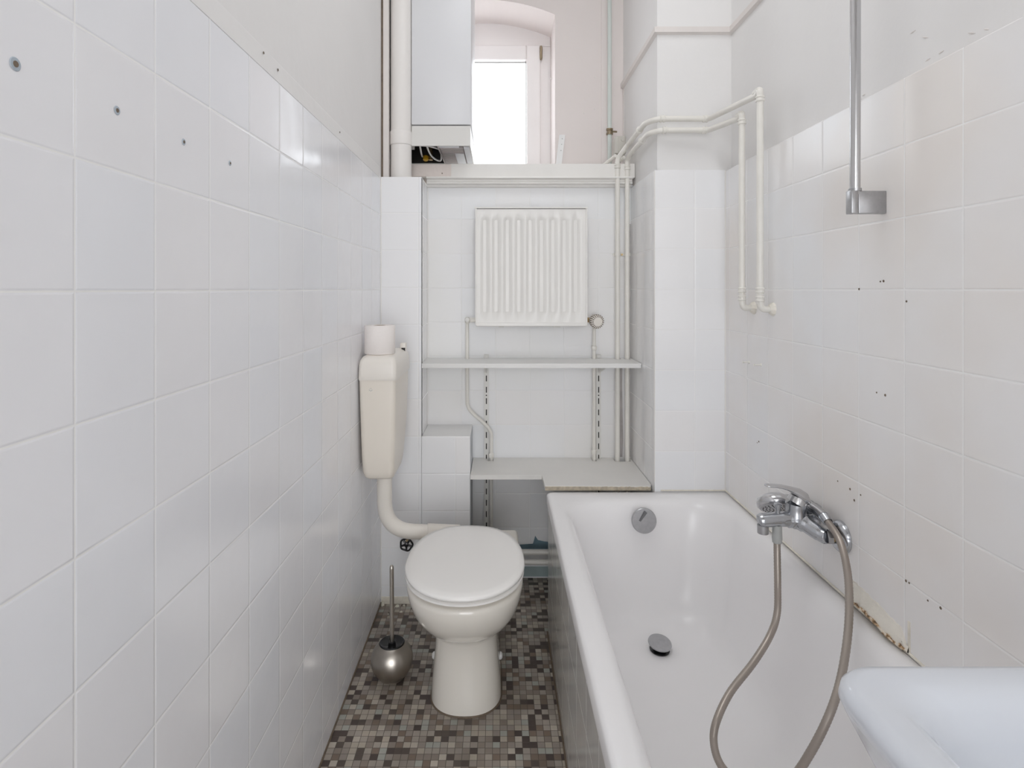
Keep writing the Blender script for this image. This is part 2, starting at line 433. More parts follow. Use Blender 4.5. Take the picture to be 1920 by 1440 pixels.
b.box(-0.3038, 0.1438, FY0-0.014, FY1-0.01, 2.446, 2.524); b.box(-0.3038, 0.1438, FY0-0.014, FY1-0.01, WBOT+0.015, WBOT+0.085)
b.build('window_sash', M_window, win, bevel=0.006)
b = MB(); b.box(-0.305, 0.145, 2.985, 2.990, WBOT+0.08, 2.45); b.build('pane', M_glass, win)
b = MB(); b.box(-0.3038, 0.1438, 2.979, 2.984, 2.440, 2.447); b.box(0.1400, 0.1445, 2.979, 2.984, WBOT+0.08, 2.446); b.build('gasket', M_greyplastic, win)
b = MB(); hz = 2.475
b.tube([(0.218, FY0-0.018, 2.445), (0.218, FY0-0.018, 2.515)], 0.0062, 12); b.tube([(0.218, FY0-0.018, 2.452), (0.218, FY0-0.018, 2.508)], 0.0075, 12)
b.build('hinge', M_hinge, win, smooth=True)

# sill shelf over the niche with its moulded edge
b = MB()
b.box(XL+0.002, 0.588, 2.47, 2.97, 1.745, 1.806, bev=0.002)
sill = struct(b.build('trim_1', M_gloss))
b = MB()
prof = [(2.50, 1.750), (2.458, 1.748), (2.456, 1.742), (2.462, 1.738), (2.472, 1.737), (2.474, 1.730), (2.468, 1.726), (2.470, 1.720), (2.486, 1.716), (2.488, 1.710), (2.505, 1.708), (2.512, 1.708), (2.512, 1.750)]
b.extrude_x(prof, -0.311, 0.577); b.build('moulding', M_gloss, sill, smooth=True, ang=30)
b = MB()
b.box(-0.47, -0.205, 2.464, 2.472, 1.748, 1.803, bev=0.003); b.build('plaster_fill', mat('pinkish filler', (0.76, 0.69, 0.65), 0.7, bump=0.3, bscale=30, var=0.05, vscale=20), sill)
b = MB(); b.lathe([(0.0025, 0), (0.0022, 0.003)], (0, -1, 0), P(829, 325, 2.464), 10); b.build('nail', M_mould_gap, sill)

# picture rail trim around pillar
def strip_along(b, pts, h0, h1, out):
    """pts plan polyline on the wall face; out = outward plan offset polyline"""
    rings = []
    for (x, y), (ox, oy) in zip(pts, out):
        z0, z1 = h0, h1
        rings.append([(x, y, z0), (ox, oy, z0+0.006), (ox, oy, z1-0.004), (x, y, z1)])
    b.loft(rings)
b = MB()
strip_along(b, [(0.592, 2.712), (0.592, 2.134), (XR+0.028, 2.134), (XR+0.028, 0.2)], EYE+0.945, EYE+0.975,
            [(0.577, 2.712), (0.577, 2.118), (XR+0.014, 2.118), (XR+0.014, 0.2)])
struct(b.build('trim_2', M_timber))
b = MB(); b.box(0.588, 0.5925, 2.700, 2.712, 1.81, EYE+0.945); struct(b.build('trim_3', M_timber))

# timber post beside the flue, with an crack to the wall drawn dark
b = MB(); b.box(-0.4695, -0.4475, 2.325, 2.350, 1.717, CEIL, bev=0.0015)
struct(b.build('trim_4', M_timber))
b = MB(); b.box(XL-0.002, -0.4705, 2.329, 2.36, 1.72, CEIL); struct(b.build('crack_shade_strip', M_mould_gap))  # dark strip paints the shade inside the deep crack
# yellowed joints at the edges of tiling, tub and floor
b = MB(); b.box(XL+0.004, -0.13, YC-0.010, YC-0.004, 0, 0.028, bev=0.001); struct(b.build('baseboard_back', M_silicone))
b = MB(); b.box(XL, XL+0.004, 0.9, YC-0.004, 0, 0.005); struct(b.build('baseboard_left', M_mould_gap))
b = MB(); b.tube([(XR-0.001, 0.62, 0.520), (XR-0.001, 2.116, 0.520)], 0.003, 8); b.tube([(0.60, YP-0.001, 0.520), (XR, YP-0.001, 0.520)], 0.003, 8)
struct(b.build('trim_6', M_silicone))
b = MB(); b.tube([(XR-0.001, YP-0.001, 0.52), (XR-0.001, YP-0.001, TOPR)], 0.003, 8); b.tube([(0.578, YP+0.001, 0.55), (0.578, YP+0.001, TOPR)], 0.0018, 8)
b.tube([(XL+0.001, YC-0.004, 0.02), (XL+0.001, YC-0.004, TOPL)], 0.0025, 8); b.tube([(-0.312, YN-0.001, 0.67), (-0.312, YN-0.001, 1.71)], 0.003, 8)
struct(b.build('trim_7', M_gloss))

b = MB(); b.loft([[(XL+.0005, y, TOPL-.001), (XL-.004, y, TOPL-.001), (XL-.004, y, TOPL+.05), (XL-.0025, y, TOPL+.042)] for y in (Y0, YC)]); b.build('plaster_bevel', M_plaster, wl_)
# holes and plugs in the side walls
def wall_hole(x, y, side, r, ring, parent):
    d = (XL*F/(x-935)) if side < 0 else (XR*F/(x-935))
    p = P(x, y, d); p.x = (XL+0.0003) if side < 0 else (XR-0.0003)
    ax = (1, 0, 0) if side < 0 else (-1, 0, 0)
    rnd = random.Random(int(x*7+y))
    b = MB()
    if ring:
        b.mi = 0; b.lathe([(r*1.9, 0), (r*1.7, 0.0006)], ax, p, 18)
        b.mi = 1; b.lathe([(r*0.95, 0.0004), (r*0.8, 0.0012)], ax, p, 14)
        b.build('drill_hole', [M_plug, M_mould_gap], parent)
    else:
        b.lathe([(r, 0), (r*0.8, 0.0008)], ax, p, 10); b.build('drill_hole', M_mould_gap, parent)
wall_hole(28, 120, -1, 0.0036, True, wl_); wall_hole(219, 207, -1, 0.0030, True, wl_)
wall_hole(344, 266, -1, 0.0026, True, wl_); wall_hole(431, 306, -1, 0.0024, True, wl_)
for x, y in ((521, 131), (637, 248), (494, 99)): wall_hole(x, y, -1, 0.003, False, wl_)
for x, y, r in ((1611, 542, .0028), (1651, 528, .002), (1657, 527, .003), (1700, 565, .0025), (1660, 741, .003), (1644, 736, .002), (1594, 917, .003), (1602, 938, .003), (1571, 902, .002), (1614, 928, .002), (1699, 1089, .0028), (1705, 1093, .0022), (1764, 1140, .003), (1740, 1126, .002), (1423, 828, .003), (1420, 830, .002)):
    wall_hole(x, y, 1, r, False, wr_)
# knocks in the soft plaster, upper right
rnd = random.Random(4)
for x, y in ((1740, 112), (1765, 98), (1822, 62), (1850, 55), (1620, 178), (1735, 70), (1850, 70), (1612, 184), (1712, 60)):
    d = (XR+0.026)*F/(x-935); p = P(x, y, d); p.x = XR+0.0255
    b = MB(); a = Vector((0, rnd.uniform(.4, 1), rnd.uniform(-.1, .6))).normalized()*rnd.uniform(.004, .010)
    b.tube([p-a, p, p+a], [0.0006, 0.0016, 0.0005], 6); b.build('scratch', M_timber, wr_)
for x, y in ((1116, 145), (1095, 212), (1115, 204), (1033, 148)):
    p = P(x, y, YB); b = MB(); b.lathe([(0.004, 0), (0.003, 0.001)], (0, -1, 0), p, 8); b.build('nail_hole', M_timber, wb)

# ================================================================= BATHTUB
tub = empty('bathtub', (0.508, 1.36, 0), 'white enamelled bathtub set against the right wall behind a tiled front', 'bathtub')
RZ = 0.517
TY0, TY1 = 0.60, 2.115; tcx, tcy = 0.508, (TY0+TY1)/2; HX, HY = 0.331, (TY1-TY0)/2
def tubring(x0, x1, y0, y1, r, z): return rrect((x0+x1)/2, (y0+y1)/2, (x1-x0)/2, (y1-y0)/2, r, z, 12)
rings = [tubring(0.177, 0.838, TY0, TY1, 0.012, RZ-0.045), tubring(0.177, 0.838, TY0, TY1, 0.012, RZ-0.010), tubring(0.180, 0.8375, TY0+0.003, TY1-0.002, 0.014, RZ-0.003),
         tubring(0.187, 0.8355, TY0+0.009, TY1-0.008, 0.018, RZ)]
a = dict(x0=0.222, x1=0.800, y0=0.68, y1=2.045, r=0.135)
rings += [tubring(0.216, 0.812, 0.672, 2.062, 0.135, RZ+0.0005), tubring(0.226, 0.802, 0.684, 2.045, 0.135, RZ-0.002), tubring(0.238, 0.790, 0.70, 2.030, 0.134, RZ-0.010), tubring(0.247, 0.782, 0.715, 2.020, 0.132, RZ-0.025),
          tubring(0.256, 0.774, 0.74, 2.010, 0.130, RZ-0.06), tubring(0.268, 0.762, 0.79, 1.998, 0.128, RZ-0.13),
          tubring(0.282, 0.748, 0.85, 1.983, 0.125, 0.30), tubring(0.298, 0.732, 0.90, 1.965, 0.120, 0.22), tubring(0.313, 0.717, 0.94, 1.945, 0.115, 0.175),
          tubring(0.333, 0.697, 0.98, 1.915, 0.105, 0.148), tubring(0.360, 0.670, 1.02, 1.880, 0.09, 0.136), tubring(0.395, 0.635, 1.08, 1.84, 0.07, 0.131), tubring(0.46, 0.57, 1.2, 1.75, 0.04, 0.129)]
b = MB(); b.loft(rings, cap0=False, cap1=True)
b.build('tub_shell', M_enamel, tub, smooth=True, ang=60)
oc = P(1207, 976, 1.972)
b = MB(); nrm = Vector((0, -1, 0.13)).normalized()
b.lathe([(0.024, -0.012), (0.035, -0.004), (0.0425, 0.004), (0.0425, 0.010), (0.040, 0.0125), (0.001, 0.0130)], nrm, oc + Vector((0, 0.004, 0)), 40)
ov = b.build('overflow_cap', M_matt_chrome, tub, smooth=True, label='round dull chrome overflow cover with a worn stripe')
b = MB(); c = oc + Vector((0, 0.004, 0)) + nrm*0.0132; u = Vector((0.55, 0, 0.83)).normalized(); v = nrm.cross(u)
c2 = c - v*0.013 + u*0.004
if c2.x > c.x: c2 = c + v*0.013 + u*0.004
vs = [c2 + u*0.026 + v*0.005, c2 + u*0.024 - v*0.006, c2 - u*0.022 - v*0.003, c2 - u*0.026 + v*0.003]
b.loft([vs, [p + nrm*0.0006 for p in vs]]); b.build('scale_stripe', mat('worn stripe', (0.16, 0.16, 0.165), 0.5), ov)
dc = P(1237, 1205, 1.80); dc.z = 0.150
b = MB(); nd = Vector((0.05, -0.18, 1)).normalized()
b.lathe([(0.034, 0.0), (0.0365, 0.003), (0.0355, 0.006), (0.001, 0.0075)], nd, dc, 36)
dr = b.build('drain_plug', M_matt_chrome, tub, smooth=True, label='raised chrome drain plug')
b = MB(); b.lathe([(0.030, 0.1295), (0.031, 0.1335), (0.024, 0.134), (0.022, 0.131)], (0, 0, 1), (dc.x, dc.y, 0), 32); b.tube([(dc.x, dc.y, 0.128), dc], 0.02, 20)
b.build('drain_seat', M_black, tub, smooth=True)

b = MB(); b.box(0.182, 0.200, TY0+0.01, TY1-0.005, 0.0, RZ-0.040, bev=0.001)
ap = b.build('front_panel', M_apron_shaded, tub)
b = MB(); b.box(0.177, 0.184, TY0, TY1-0.004, 0, 0.004); b.build('floor_joint', M_mould_gap, ap)

# broken plaster over the bath edge
pc = empty('plaster_patch', (XR, 1.27, 0.56), 'crumbling raw plaster patch where the right wall meets the bathtub edge', 'plaster patch')
rnd = random.Random(11)
rings = []
n = 26
for i in range(n+1):
    y = 1.170 + (1.385-1.170)*i/n; t = i/n
    top = 0.520 + 0.052*min(1, t*9, (1-t)*9)*(0.72+0.4*t) + rnd.uniform(-.002, .002)
    low = 0.5225 + 0.016*math.sin(PI*min(1, (1-t)*1.15)) * (1 if t < .92 else .3)
    o = 0.004 + 0.016*math.sin(PI*t)
    rings.append([(XR+0.001, y, low), (XR-o-rnd.uniform(0, .003), y, low+rnd.uniform(-.001, .001)), (XR-o*0.75, y, low+0.012), (XR-0.004-o*0.2, y, low+(top-low)*0.6), (XR-0.003, y, top), (XR+0.001, y, top+0.001)])
b = MB(); b.loft(rings); b.build('plaster_body', M_rawplaster, pc, smooth=True, ang=50)
lip = []
for r_ in rings[:-1]:
    q = Vector(r_[1]); j1, j2 = rnd.uniform(-.0012, .0012), rnd.uniform(.004, .010)
    lip.append([q+Vector((-.0012, 0, -.001+j1)), q+Vector((-.0022, 0, .003)), q+Vector((.0005, 0, j2)), q+Vector((.002, 0, .002))])
b = MB(); b.loft(lip); b.build('crumbling_lip', M_lip, pc)
b = MB(); b.box(XR-0.002, XR+0.001, 1.168, 1.174, 0.522, 0.585); b.build('edge_crack', M_silicone, pc)

# ================================================================= BATH MIXER
mx = empty('bath_mixer', (XR, 1.46, 0.66), 'chrome single lever bath mixer tap on the right wall', 'bath tap')
ZB = 0.681
b = MB()   # two slanting arms meeting in the middle, long spout, upright cartridge housing
b.tube(catmull([(0.806, 1.404, ZB-0.024), (0.803, 1.408, ZB-0.024), (0.793, 1.420, ZB-0.020), (0.772, 1.445, ZB-0.008), (0.762, 1.463, ZB-0.003), (0.772, 1.482, ZB-0.008), (0.793, 1.510, ZB-0.020), (0.806, 1.528, ZB-0.024)], 6),
       [0.011, 0.013, 0.0150, 0.0163, 0.0172, 0.0178] + [0.0182]*6 + [0.0195]*6 + [0.0225]*12 + [0.0195]*6 + [0.0182]*6 + [0.0115], 24)
b.tube(catmull([(0.768, 1.460, ZB-0.004), (0.74, 1.457, ZB-0.001), (0.71, 1.452, ZB+0.001), (0.668, 1.449, ZB-0.001), (0.655, 1.449, ZB-0.003)], 8),
       [0.0235]*6+[0.0215]*4+[0.0190]*6+[0.0178]*10+[0.0165, 0.0160, 0.0150, 0.0135, 0.0110, 0.0075, 0.0030], 24)
b.tube(catmull([(0.757, 1.460, ZB+0.000), (0.757, 1.460, ZB+0.025), (0.758, 1.460, ZB+0.038)], 5), [0.0285, 0.0275, 0.0265, 0.0258, 0.0252, 0.0250, 0.0250, 0.0250, 0.0250, 0.0250, 0.0250], 28)
b.build('mixer_body', M_chrome, mx, smooth=True, ang=50)
b = MB()
b.tube([(0.668, 1.448, ZB-0.012), (0.668, 1.448, ZB-0.033)], [0.0140, 0.0132], 20); b.build('aerator', M_matt_chrome, mx, smooth=True)
b = MB()   # diverter
b.lathe([(0.0055, 0), (0.0055, 0.010), (0.0058, 0.014), (0.0095, 0.026), (0.0095, 0.029), (0.006, 0.031)], (0, 0, 1), (0.706, 1.449, ZB+0.012), 18)
b.build('diverter_knob', M_chrome, mx, smooth=True)
b = MB()   # lever: cap that becomes an arm
def lsec(c, hw, ht, n=18, tilt=0.0):
    return [Vector((c[0]-math.sin(tilt)*math.sin(2*PI*k/n)*ht, c[1]+math.cos(2*PI*k/n)*hw, c[2]+math.cos(tilt)*math.sin(2*PI*k/n)*ht)) for k in range(n)]
b.loft([lsec((0.788, 1.460, ZB+0.040), 0.006, 0.004), lsec((0.785, 1.460, ZB+0.044), 0.018, 0.010, tilt=-.5), lsec((0.777, 1.460, ZB+0.052), 0.023, 0.015, tilt=-.5), lsec((0.765, 1.460, ZB+0.061), 0.024, 0.014, tilt=-.45),
        lsec((0.752, 1.459, ZB+0.070), 0.021, 0.0085, tilt=-.4), lsec((0.738, 1.458, ZB+0.0765), 0.0175, 0.0055, tilt=-.3), lsec((0.720, 1.457, ZB+0.0815), 0.015, 0.0042, tilt=-.2),
        lsec((0.702, 1.456, ZB+0.0840), 0.013, 0.0036), lsec((0.688, 1.455, ZB+0.0850), 0.0135, 0.0032), lsec((0.679, 1.455, ZB+0.0853), 0.010, 0.0025), lsec((0.676, 1.455, ZB+0.0853), 0.004, 0.001)])
b.tube([(0.758, 1.460, ZB+0.0385), (0.760, 1.460, ZB+0.042), (0.764, 1.460, ZB+0.056)], [0.0245, 0.0245, 0.0200], 26)
b.build('lever', M_chrome2, mx, smooth=True, ang=50)
for y, yo in ((1.404, -1), (1.528, 1)):
    b = MB(); b.tube([(0.806, y, ZB-0.024), (0.817, y+yo*.004, ZB-0.023)], 0.0165, 6); b.build('union_nut', M_matt_chrome, mx, smooth=True, ang=30)
    b = MB(); b.tube([(0.815, y+yo*.003, ZB-0.023), (0.826, y+yo*.004, ZB-0.022), (XR-.001, y+yo*.004, ZB-0.021)], 0.0115, 16); b.build('union_pipe', M_brass, mx, smooth=True)
    b = MB()
    b.lathe([(0.0385, 0.0), (0.0385, 0.003), (0.0365, 0.009), (0.031, 0.015), (0.023, 0.0195), (0.0125, 0.021)], (-1, 0, 0), (XR-0.0005, y+yo*.004, ZB-0.021), 36)
    b.build('wall_rosette', M_chrome, mx, smooth=True, ang=50)
b = MB(); b.box(0.790, 0.828, 1.462, 1.490, ZB+0.004, ZB+0.030, bev=0.006); b.build('handset_cradle', M_chrome, mx, smooth=True)

# hand shower lying in the cradle behind the lever
hs = empty('hand_shower', (0.74, 1.53, 0.70), 'chrome hand shower with oval perforated head resting behind the tap lever', 'hand shower')
A = Vector((0.742, 1.535, 0.681)); Hn = Vector((-0.06, -0.60, -0.80)).normalized()
b = MB()
b.lathe([(0.0430, 0.0), (0.0460, 0.004), (0.0465, 0.012), (0.042, 0.022), (0.028, 0.030), (0.002, 0.034)], -Hn, A, 40)
b.tube(catmull([A - Hn*0.014 + Vector((0.012, 0, 0)), A + Vector((0.036, -0.014, 0.020)), (0.798, 1.487, 0.706), (0.805, 1.445, 0.704), (0.806, 1.418, 0.701)], 7), [0.018]*7+[0.0155]*7+[0.0130]*15, 20)
b.build('handset', M_chrome2, hs, smooth=True, ang=50)
b = MB(); b.lathe([(0.0425, 0.0), (0.040, 0.0035), (0.002, 0.005)], Hn, A, 36)
fp = b.build('spray_face', M_matt_chrome, hs, smooth=True)
b = MB(); u = Hn.orthogonal().normalized(); v = Hn.cross(u)
for rr_, k in ((0.008, 6), (0.016, 10), (0.024, 15), (0.032, 20)):
    for i in range(k):
        c = A + Hn*0.0042 + (u*math.cos(2*PI*i/k) + v*math.sin(2*PI*i/k))*rr_
        b.lathe([(0.0015, 0), (0.0011, 0.0018)], Hn, c, 6)
b.build('spray_nozzles', M_black, fp)
b = MB(); b.tube([(0.806, 1.419, 0.7015), (0.8062, 1.402, 0.6945)], [0.0135, 0.0110], 18); b.build('hose_nut', M_chrome, hs, smooth=True)

# hose
path = [P(1457, 996, 1.447), P(1457, 1030, 1.444), P(1458, 1093, 1.43), P(1457, 1150, 1.42), P(1443, 1193, 1.40), P(1412, 1243, 1.36), P(1370, 1297, 1.31), P(1345, 1348, 1.27), P(1338, 1388, 1.25),
        P(1350, 1432, 1.22), P(1385, 1468, 1.20), P(1432, 1482, 1.19), P(1482, 1462, 1.165), P(1520, 1410, 1.155), P(1555, 1340, 1.16), P(1577, 1270, 1.19), P(1590, 1185, 1.235), P(1592, 1110, 1.28), P(1586, 1055, 1.315)]
path = path + [P(1573, 1010, 1.355), Vector((0.8062, 1.402, 0.6945))]
ho = empty('shower_hose', path[0], 'grey ribbed metal shower hose looping down into the bathtub', 'shower hose')
b = MB(); pts = catmull(path, 22)
b.tube(pts, [0.0083 + (0.0003 if i % 2 else -0.0003) for i in range(len(pts))], 14); b.build('hose_tube', M_hose, ho, smooth=True, ang=80)
b = MB(); b.lathe([(0.010, 0.012), (0.0115, 0.006), (0.0115, 0), (0.0120, -0.010), (0.0125, -0.020), (0.0112, -0.032), (0.0095, -0.033)], (0, 0, 1), path[0]+Vector((0.0, 0, 0.004)), 18); b.build('hose_collar', M_greyplastic, ho, smooth=True)

# ================================================================= SHOWER RAIL
sr = empty('shower_rail', (0.78, 1.25, 1.45), 'vertical chrome rail fixed to the right wall by a square bracket', 'shower rail')
b = MB(); b.tube([(0.7775, 1.25, 1.470), (0.7790, 1.25, 2.12)], 0.0105, 24); b.build('rail_pole', M_chrome2, sr, smooth=True)
b = MB(); b.box(0.7640, 0.7790, 1.239, 1.262, 1.429, 1.480, bev=0.002); b.box(0.7796, XR, 1.240, 1.258, 1.429, 1.478, bev=0.0015)
b.tube([(0.7775, 1.25, 1.478), (0.7775, 1.25, 1.484)], 0.013, 20); b.build('wall_bracket', M_matt_chrome, sr, smooth=True, ang=30)
b = MB(); b.box(0.7640, 0.7790, 1.239, 1.262, 2.10, 2.15, bev=0.002); b.box(0.7796, XR+0.026, 1.240, 1.258, 2.10, 2.15, bev=0.0015); b.build('wall_bracket', M_matt_chrome, sr, smooth=True, ang=30)

# pegs
for i, (x, y) in enumerate(((1405, 679), (1427, 684))):
    d = XR*F/(x-935)
    p = P(x-3, y, d); p.x = XR
    b = MB(); b.lathe([(0.0055, 0), (0.0045, 0.003), (0.0025, 0.004), (0.0025, 0.018), (0.0038, 0.020), (0.0038, 0.023)], (-1, 0, 0), p, 12)
    o = b.build('wall_peg', M_pipe, None, smooth=True)
    tag(o, ['small white peg in the right wall tiles, the one nearer the pillar', 'small white peg in the right wall tiles, the one nearer the shower rail'][i], 'wall peg', 'white pegs below the pipe ends')

# ================================================================= WASHBASIN
wb_ = empty('washbasin', (0.60, 0.36, 0.72), 'white ceramic washbasin with rounded corner standing out from the right wall in the foreground', 'washbasin')
sx0, sx1, sy0, sy1 = 0.357, 0.838, 0.09, 0.636; SZ = EYE-0.413
def sring(i, r, z, j=None): return rrect((sx0+i+sx1-i*0.3)/2, (sy0+sy1)/2, (sx1-i*0.3-sx0-i)/2, (sy1-sy0)/2-i, r, z, 10)
b = MB()
rings = [sring(0.075, 0.03, SZ-0.19), sring(0.055, 0.035, SZ-0.15), sring(0.030, 0.038, SZ-0.085), sring(0.012, 0.042, SZ-0.045), sring(0.004, 0.044, SZ-0.028), sring(0.000, 0.046, SZ-0.018),
         sring(0.0015, 0.046, SZ-0.008), sring(0.007, 0.044, SZ-0.0015), sring(0.015, 0.040, SZ), sring(0.036, 0.04, SZ-0.001), sring(0.046, 0.045, SZ-0.005), sring(0.056, 0.05, SZ-0.016),
         sring(0.066, 0.055, SZ-0.04), sring(0.078, 0.06, SZ-0.075), sring(0.10, 0.07, SZ-0.105), sring(0.14, 0.07, SZ-0.118), sring(0.20, 0.02, SZ-0.122)]
b.loft(rings); b.build('basin_bowl', M_basin, wb_, smooth=True, ang=70)

# ================================================================= TOILET
tx = -0.101
toilet = empty('toilet', (tx, 1.85, 0), 'white floor standing toilet with closed round lid on the mosaic floor', 'toilet')
def egg(cx, yf, yw, yb, hw, z, nf=2.0, nb=2.3, n=56, dome=0):
    out = []
    for k in range(n):
        a = 2*PI*k/n; c, s = math.cos(a), math.sin(a)
        e = nf if s < 0 else nb
        x = cx + hw*math.copysign(abs(c)**(2/e), c)
        y = yw + (yw-yf if s < 0 else yb-yw)*math.copysign(abs(s)**(2/e), s)
        out.append((x, y, z))
    return out
b = MB()
S = [(0.0, 1.690, 1.80, 2.16, .109), (0.02, 1.691, 1.80, 2.16, .1085), (0.06, 1.698, 1.80, 2.16, .106), (0.11, 1.708, 1.80, 2.15, .101), (0.16, 1.712, 1.80, 2.14, .0965), (0.20, 1.705, 1.80, 2.13, .095),
     (0.222, 1.692, 1.80, 2.12, .0965), (0.238, 1.662, 1.79, 2.11, .108), (0.258, 1.628, 1.78, 2.10, .126), (0.285, 1.594, 1.765, 2.09, .145), (0.32, 1.563, 1.75, 2.07, .1605), (0.36, 1.541, 1.74, 2.05, .1700), (0.388, 1.533, 1.735, 2.03, .1740),
     (0.399, 1.534, 1.735, 2.02, .1735), (0.4040, 1.541, 1.735, 2.015, .168)]
b.loft([egg(tx, yf, yw, yb, hw, z, 2.15 if z > .2 else 2.3, 2.8) for z, yf, yw, yb, hw in S])
b.build('toilet_bowl', M_ceramic, toilet, smooth=True, ang=60)
b = MB(); b.box(tx-0.176, tx+0.172, 1.960, 2.120, 0.275, 0.378, bev=0.014, seg=3); b.build('rear_deck', M_ceramic, toilet, smooth=True, ang=60)
b = MB()
b.loft([egg(tx, 1.528, 1.735, 1.985, .1745, .4180, 2.1, 2.6), egg(tx, 1.521, 1.732, 1.988, .1775, .4205, 2.1, 2.6), egg(tx, 1.521, 1.732, 1.988, .1775, .4250, 2.1, 2.6), egg(tx, 1.529, 1.735, 1.983, .1725, .4285, 2.1, 2.6)])
b.build('toilet_seat', M_lid, toilet, smooth=True, ang=50)
b = MB()
L_ = [(.4300, 1.528, 1.985, .1745), (.4335, 1.519, 1.992, .1790), (.4400, 1.518, 1.993, .1795), (.4450, 1.524, 1.988, .1760), (.4480, 1.545, 1.970, .160), (.4505, 1.60, 1.93, .118), (.4520, 1.67, 1.84, .06), (.4523, 1.73, 1.76, .01)]
b.loft([egg(tx, yf, 1.735 if yf < 1.7 else 1.745, yb, hw, z, 2.05, 2.35) for z, yf, yb, hw in L_])
b.build('toilet_lid', M_lid, toilet, smooth=True, ang=60, label='closed slightly domed toilet lid')
for s in (-1, 1):
    b = MB(); b.tube([(tx+s*0.075-0.022, 1.999, 0.416), (tx+s*0.075+0.022, 1.999, 0.416)], 0.0125, 16); b.lathe([(0.014, 0.377), (0.013, 0.41)], (0, 0, 1), (tx+s*0.075, 1.999, 0), 16)
    b.build('lid_hinge', M_lid, toilet, smooth=True)
    b = MB(); b.lathe([(0.012, 0), (0.011, 0.005), (0.006, 0.009)], (s, -0.1, 0.02), (tx+s*0.1045, 1.845, 0.085), 18); b.build('bolt_cap', M_white, toilet, smooth=True)
b = MB(); b.loft([egg(tx, 1.6865, 1.80, 2.16, .1125, 0.0005, 2.3, 2.8), egg(tx, 1.690, 1.80, 2.16, .109, 0.004, 2.3, 2.8)]); b.build('floor_joint', M_mould_gap, toilet)

# cistern on left wall
ct = empty('cistern', (-0.41, 2.06, 0.62), 'cream plastic flushing cistern hanging on the left wall', 'cistern')
def cring(x0, x1, y0, y1, r, z): return rrect((x0+x1)/2, (y0+y1)/2, (x1-x0)/2, (y1-y0)/2, r, z, 6)
b = MB()
b.loft([cring(-.450, -.362, 1.945, 2.115, .018, .620), cring(-.457, -.358, 1.938, 2.125, .022, .626), cring(-.4625, -.3545, 1.931, 2.145, .024, .645), cring(-.4655, -.3525, 1.928, 2.170, .022, .70),
        cring(-.467, -.350, 1.925, 2.195, .02, .78), cring(-.469, -.348, 1.923, 2.205, .016, .88), cring(-.470, -.3465, 1.921, 2.205, .013, .960)])
b.build('cistern_tank', M_cistern, ct, smooth=True, ang=50)
b = MB()
b.loft([cring(-.4715, -.3445, 1.919, 2.222, .013, .958), cring(-.4725, -.3435, 1.917, 2.224, .014, .964), cring(-.4715, -.3445, 1.919, 2.220, .016, 1.008), cring(-.469, -.348, 1.924, 2.214, .018, 1.024), cring(-.462, -.355, 1.933, 2.204, .02, 1.035), cring(-.450, -.366, 1.948, 2.19, .02, 1.040), cring(-.43, -.39, 1.98, 2.16, .01, 1.041)])
b.build('cistern_lid', M_cistern2, ct, smooth=True, ang=50)
b = MB(); b.box(-.372, -.350, 2.155, 2.185, 1.030, 1.062, bev=0.004); b.build('flush_button', M_cistern2, ct, smooth=True)
b = MB(); b.box(-.3655, -.352, 2.152, 2.156, 1.032, 1.044); b.build('button_slot', M_dark, ct)
b = MB()  # embossed mark on the front
c = P(695, 733, 1.9215); c.y = 1.9218
b.tube([c+Vector((-.006, 0, .004)), c+Vector((0, 0, -.001)), c+Vector((.006, 0, .004))], 0.0009, 6); b.tube([c+Vector((-.004, 0, .008)), c+Vector((.004, 0, .008))], 0.0005, 6)
b.build('embossed_mark', M_greyplastic, ct)

fx, fy = -0.4085, 2.05
fp_ = empty('flush_pipe', (fx, fy, 0.62), 'white flush pipe bending from the cistern to the back of the toilet', 'flush pipe')
b = MB()
b.tube(bend([(fx, fy, .635), (fx, fy, .401), (-.16, 2.10, .370)], 0.105, 12), 0.0265, 24); b.build('pipe', M_cistern2, fp_, smooth=True)
b = MB(); b.lathe([(0.034, .600), (0.035, .604), (0.035, .621), (0.03, .624)], (0, 0, 1), (fx, fy, 0), 24); b.build('pipe_collar', M_cistern2, fp_, smooth=True)
b = MB(); a_ = Vector((-.262, 2.0794, .3828)); d_ = (Vector((-.16, 2.10, .370))-a_).normalized()
b.tube([a_, a_+d_*0.004, a_+d_*0.12], [0.027, 0.0300, 0.0300], 24); b.build('rubber_connector', M_cistern2, fp_, smooth=True)

# roll
rl = empty('toilet_paper_roll', (-0.4135, 1.995, 1.0405), 'white toilet paper roll standing upright on the cistern', 'toilet paper')
b = MB()
rp = Vector((-0.4135, 1.995, 1.041)); R0, R1, Hh = 0.0525, 0.021, 0.098
prof = [(R1, 0), (R0-0.002, 0), (R0, 0.002), (R0, Hh-0.002), (R0-0.002, Hh), (R1, Hh), (R1, 0)]
b.lathe(prof, (0, 0, 1), rp, 48, caps=False); b.build('paper', M_paper, rl, smooth=True, ang=50)
b = MB(); b.lathe([(R1, 0.001), (R1, Hh-.001), (R1-.0012, Hh-.001), (R1-.0012, 0.001), (R1, .001)], (0, 0, 1), rp, 32, caps=False); b.build('cardboard_core', M_card, rl, smooth=True)

